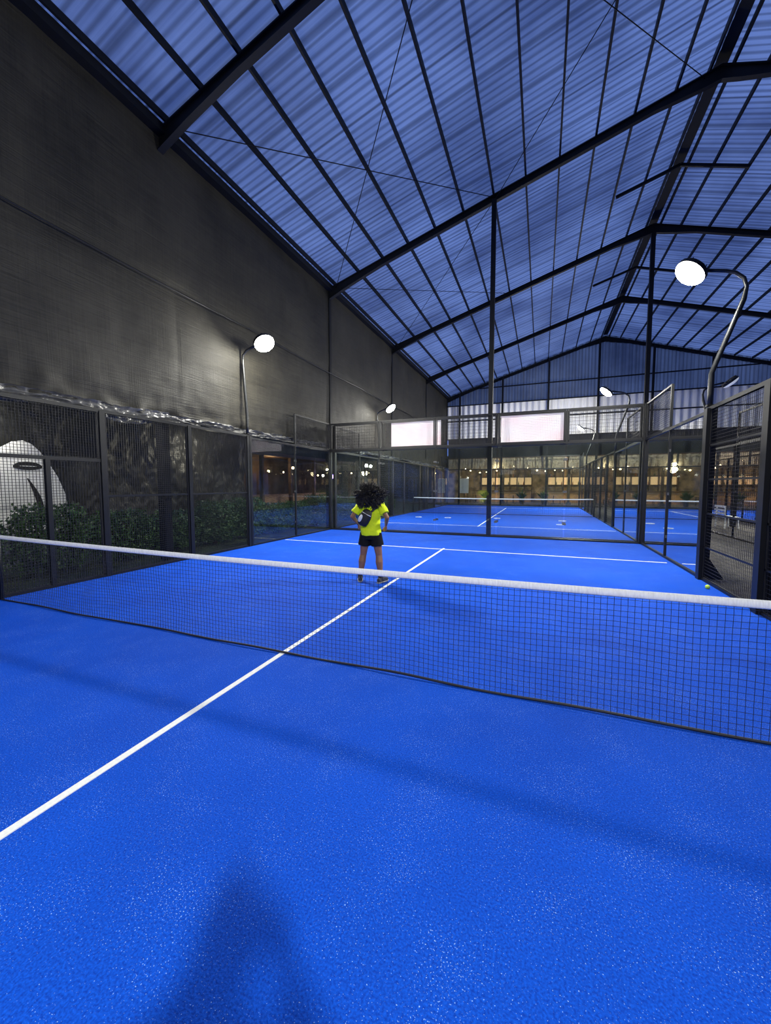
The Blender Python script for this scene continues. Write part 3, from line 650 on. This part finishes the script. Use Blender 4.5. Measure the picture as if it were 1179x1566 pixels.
def person(label,loc,rz,S,arms,legs,skin,hairkind,shirt,shorts_z,pants,wide=1.0):
    m=MB(); k=S
    V=lambda x,y,z:(x*k,y*k,z*k)
    m.loft([V(0,0,.84),V(0,0,.92),V(0,.005,1.02),V(0,.005,1.12),V(0,0,1.24),V(0,-.005,1.34),V(0,-.005,1.41),V(0,-.005,1.44)],
        [(.12,.095),(.155,.11),(.135,.095),(.12,.088),(.14,.1),(.155,.1),(.14,.08),(.07,.055)],n=20)
    m.loft([V(0,-.01,1.40),V(0,0,1.47),V(0,.012,1.53)],[(.062,.058),(.05,.052),(.052,.055)],n=14)
    m.ell(V(0,.012,1.605),(.073*k,.092*k,.1*k),20,14); m.ell(V(0,.045,1.548),(.05*k,.052*k,.052*k),14,10)
    m.loft([V(0,.098,1.615),V(0,.118,1.585),V(0,.1,1.575)],[.008,.014,.012],n=8)
    m.ell(V(0,.09,1.628),(.045*k,.012*k,.008*k),10,6)
    for s in (-1,1):
        m.ell(V(s*.076,.005,1.60),(.01*k,.018*k,.03*k),8,8)
    for s,(sh,el,wr,pn,cu) in zip((-1,1),arms):
        sh,el,wr=[Vector(V(*q)) for q in (sh,el,wr)]
        m.ell(sh,.058*k,12,8)
        m.loft([Vector(V(s*.08,-.005,1.36)),sh,sh.lerp(el,.35),sh.lerp(el,.75),el],[(.06,.06),.055*k,.05*k,.04*k,.038*k],side=(0,1,0),n=14)
        m.ell(el,.04*k,12,8)
        m.loft([el,el.lerp(wr,.25),el.lerp(wr,.7),wr],[.038*k,.041*k,.03*k,.024*k],side=(0,1,0),n=12)
        d=(wr-el).normalized(); hand(m,wr,d,Vector(pn),-s,cu,k)
    for s,(hp,kn,an,to) in zip((-1,1),legs):
        hp,kn,an,to=[Vector(V(*q)) for q in (hp,kn,an,to)]
        m.ell(hp,(.09*k,.1*k,.1*k),12,8)
        m.loft([hp,hp.lerp(kn,.3),hp.lerp(kn,.75),kn],[.09*k,.087*k,.068*k,.060*k],n=14)
        m.ell(kn,.060*k,12,8)
        m.loft([kn,kn.lerp(an,.3)-Vector((0,.015,0)),kn.lerp(an,.7),an],[.058*k,.065*k,.046*k,.037*k],n=14)
        m.ell(an,.039*k,10,8)
        f=(to-an); f.z=0; heel=an-f.normalized()*.05*k; heel.z=.04*k
        m.loft([heel,Vector((an.x,an.y,.05*k)),an.lerp(to,.6)*1.0,to],[(.028,.03),(.034,.04),(.04,.028),(.03,.018)],n=12)
    body=m.build('person',skin,None,True); tag(body,label,'person'); remesh(body,.0065,3)
    m=MB(); zb=shirt[1]; W=wide
    m.loft([V(0,0,zb),V(0,0,zb+.1),V(0,0,1.0),V(0,0,1.12),V(0,-.005,1.25),V(0,-.008,1.35),V(0,-.008,1.42),V(0,-.008,1.462)],
        [(.19*W*W,.14),(.186*W*W,.138),(.175*W*W,.13),(.17*W,.122),(.176*W,.124),(.182,.118),(.16,.1),(.075,.066)],n=24)
    for s,(sh,el,wr,pn,cu) in zip((-1,1),arms):
        sh,el=[Vector(V(*q)) for q in (sh,el)]
        e2=sh.lerp(el,.72)
        m.ell(sh,.07*k,12,8); m.loft([Vector(V(s*.07,-.005,1.36)),sh,e2],[.08*k,.076*k,.08*k],side=(0,1,0),n=16)
    rem=m.build('t_shirt',shirt[0],body,True); remesh(rem,.009,3)
    tx=bpy.data.textures.new('folds','CLOUDS'); tx.noise_scale=.12
    dm=rem.modifiers.new('d','DISPLACE'); dm.texture=tx; dm.strength=.03; dm.mid_level=.5
    m=MB()
    m.loft([V(0,0,.76),V(0,0,.86),V(0,0,.97)],[(.165,.12),(.17,.125),(.15,.11)],n=20)
    for s,(hp,kn,an,to) in zip((-1,1),legs):
        hp,kn,an=[Vector(V(*q)) for q in (hp,kn,an)]
        if pants: m.loft([hp,kn,an],[.11*k,.09*k,.07*k],n=16)
        else:
            q=hp.lerp(kn,(hp.z-shorts_z*k)/(hp.z-kn.z)); m.loft([hp+Vector((0,0,.02)),q],[.1*k,.115*k],n=16)
    rem=m.build('trousers' if pants else 'shorts',M['shorts'],body,True); remesh(rem,.01,2)
    for s,(hp,kn,an,to) in zip((-1,1),legs):
        an=Vector(V(*an)); to=Vector(V(*to)); f=(to-an); f.z=0; f.normalize()
        h=an-f*.065*k; h.z=.045; t2=to+f*.045*k; t2.z=.038
        mid=an.lerp(to,.4); mid.z=.058
        m=MB(); sd=tuple(f.cross(Vector((0,0,1))))
        m.loft([h-f*.012,h,Vector((an.x,an.y,.06)),mid,Vector((to.x,to.y,.045)),t2],[(.02,.028),(.036,.045),(.042,.055),(.045,.048),(.048,.036),(.03,.024)],side=sd,n=16)
        m.loft([(an.x,an.y,.07),(an.x,an.y,.11)],[.05,.046],n=14)
        sh=m.build('shoe',M['shoe'],body,True); remesh(sh,.008,2)
        m=MB(); m.loft([h-f*.025+Vector((0,0,-.032)),h+Vector((0,0,-.032)),Vector((an.x,an.y,.014)),Vector((mid.x,mid.y,.014)),Vector((to.x,to.y,.014)),Vector((t2.x,t2.y,.016))+f*.01],[(.025,.013),(.042,.013),(.045,.013),(.048,.013),(.052,.013),(.03,.012)],side=sd,n=12)
        m.build('sole',M['sole'],sh,True)
        if not pants: MB().loft([(an.x,an.y,.1),(an.x,an.y,.16*k)],[.044,.046],n=14).build('sock',M['sock'],body,True)
    for s in (-1,1):
        e=MB().ell(V(s*.031,.093,1.61),(.013*k,.008*k,.009*k),10,8).build('eye',M['eye'],body,True)
        MB().ell(V(s*.031,.1,1.61),(.006*k,.003*k,.006*k),8,6).build('iris',M['hair'],e,True)
    MB().ell(V(0,.096,1.548),(.022*k,.008*k,.007*k),10,6).build('lips',M['lip'],body,True)
    m=MB()
    if hairkind=='curly':
        def HR(d):
            return 1+.38*noise.noise(Vector((d.x*1.7,d.y*1.7,d.z*1.7+4)))+.22*noise.noise(d*4.5)+(.2*abs(d.x) if d.z<.2 else -.12)
        for i in range(900):
            th=math.acos(random.uniform(-.95,1)); ph=random.uniform(0,2*PI)
            d=Vector((math.sin(th)*math.cos(ph),math.sin(th)*math.sin(ph),math.cos(th)))
            f=random.uniform(.65,.97)*HR(d)
            p=Vector((.22*f*d.x,-.035+.15*f*d.y,1.565+.165*f*d.z))
            if p.y>.055 and p.z<1.66 and abs(p.x)<.085: continue
            r=random.uniform(.010,.022); m.ell(p*k,(r,r,r*1.2),6,5)
        for i in range(460):
            a=random.uniform(PI*.98,PI*2.02); rr=random.uniform(.6,1.05); x=.235*rr*math.cos(a); y=-.02+.14*rr*math.sin(a)
            z0=1.53; L=random.uniform(.03,.24)
            pts=[];q=random.uniform(0,6)
            for j in range(6):
                f=j/5; pts.append(V(x*(1-.05*f)+.02*math.cos(q+f*9),y-.02*f+.016*math.sin(q+f*9),z0-L*f))
            m.loft(pts,[.012,.013,.011,.009,.007,.004],n=5)
        for i in range(900):
            th=math.acos(random.uniform(-.7,1)); ph=random.uniform(0,2*PI); d=Vector((math.sin(th)*math.cos(ph),math.sin(th)*math.sin(ph),math.cos(th)))
            if d.y>.4 and d.z<.5: continue
            f=HR(d)*.94
            p=Vector((d.x*.22*f,-.035+d.y*.15*f,1.565+d.z*.165*f)); q=random.uniform(0,6); st=random.uniform(.006,.022)
            pts=[tuple((p+d*(st*j)+Vector((math.cos(q+1.3*j),math.sin(q+1.3*j),math.sin(q+2*j)))*.014)*k) for j in range(5)]
            m.loft(pts,[.006,.005,.004,.003,.0015],n=4)
        m.ell(V(0,-.045,1.58),(.12*k,.105*k,.12*k),14,10)
    else:
        m.ell(V(0,-.008,1.625),(.082*k,.098*k,.1*k),18,12); m.ell(V(0,-.02,1.74),(.04*k,.04*k,.045*k),12,8)
    m.build('hair',M['hair'],body,True)
    body.location=loc; body.rotation_euler=(0,0,rz)
    return body
armsA=[((-.17,-.005,1.375),(-.315,-.07,1.15),(-.26,.10,1.0),(.7,0,-.5),.7),((.17,-.005,1.375),(.315,-.07,1.15),(.25,.10,1.0),(-.7,0,-.5),.7)]
legsA=[((-.09,0,.86),(-.145,.02,.48),(-.19,-.02,.09),(-.24,.12,.035)),((.09,0,.86),(.145,.015,.48),(.19,-.03,.09),(.24,.11,.035))]
PL=(-.36,3.02,0.0)
person('person seen from behind in a neon yellow t-shirt and black shorts beyond the net',PL,math.radians(6),1.0,armsA,legsA,M['skin'],'curly',(M['shirt'],.83),.65,False)
def bag():
    t=thing('sling_bag','black and white crossbody bag worn on the back of the yellow t-shirt','bag',(0,0,0))
    R=Matrix.Rotation(math.radians(28),3,'Y')
    def tr(m,c): m.v=[tuple(Vector(c)+R@Vector(p)) for p in m.v]; return m
    c=(-.045,-.182,1.15)
    m=MB().loft([(0,0,-.15),(0,0,-.13),(0,0,-.05),(0,0,.05),(0,0,.12),(0,0,.15)],[(.05,.02),(.085,.04),(.1,.05),(.1,.05),(.08,.038),(.04,.018)],n=20)
    tr(m,c).build('bag_body',M['bag'],t,True)
    m=MB().ell((-.055,-.035,-.04),(.035,.028,.07),16,10); tr(m,c).build('front_pocket',M['bagw'],t,True)
    m=MB().loft([(-.085,-.02,.07),(-.04,-.052,.075),(.04,-.052,.075),(.085,-.02,.07)],.006,n=6); tr(m,c).build('zipper',M['bagw'],t,True)
    pts=[]
    for i in range(25):
        a=i/24*PI*2
        pts.append((.0+.188*math.cos(a),-.005+.146*math.sin(a),1.19-.19*math.cos(a+PI)))
    MB().loft(pts,[(.004,.018)]*25,side=(0,1,0),n=8,caps=False).build('strap',M['bag'],t,True)
    t.location=PL; t.rotation_euler=(0,0,math.radians(6)); return t
bag()
armsB=[((-.18,-.005,1.36),(-.33,.10,1.12),(-.09,.2,1.38),(.6,.4,0),.5),((.18,-.005,1.36),(.31,.10,1.12),(.09,.2,1.38),(-.6,.4,0),.5)]
legsB=[((-.085,0,.86),(-.09,.01,.48),(-.09,-.02,.09),(-.11,.12,.035)),((.085,0,.86),(.09,.01,.48),(.09,-.02,.09),(.11,.12,.035))]
person('dark-dressed person taking the photo, whose shadow falls on the near turf',(2.42,-3.74,0),math.radians(21.6),1.07,armsB,legsB,M['skin2'],'short',(M['shorts'],.7),.5,True,1.42)
# ---------------------------------------------------------------- world, camera
w=bpy.data.worlds.new('dusk'); sc.world=w; w.use_nodes=True
bg=w.node_tree.nodes['Background']; bg.inputs[0].default_value=(.148,.252,.80,1); bg.inputs[1].default_value=1.02
cam=bpy.data.cameras.new('cam'); co=bpy.data.objects.new('cam',cam); C.objects.link(co); sc.camera=co
cam.sensor_fit='HORIZONTAL'; cam.sensor_width=36; cam.lens=600/1179*36; cam.clip_start=.05; cam.clip_end=300
co.location=(2.395,-3.237,1.70)
ya,pi_=math.radians(21.6),math.radians(3.9)
F=Vector((-math.sin(ya)*math.cos(pi_),math.cos(ya)*math.cos(pi_),-math.sin(pi_)))
co.rotation_euler=F.to_track_quat('-Z','Y').to_euler()
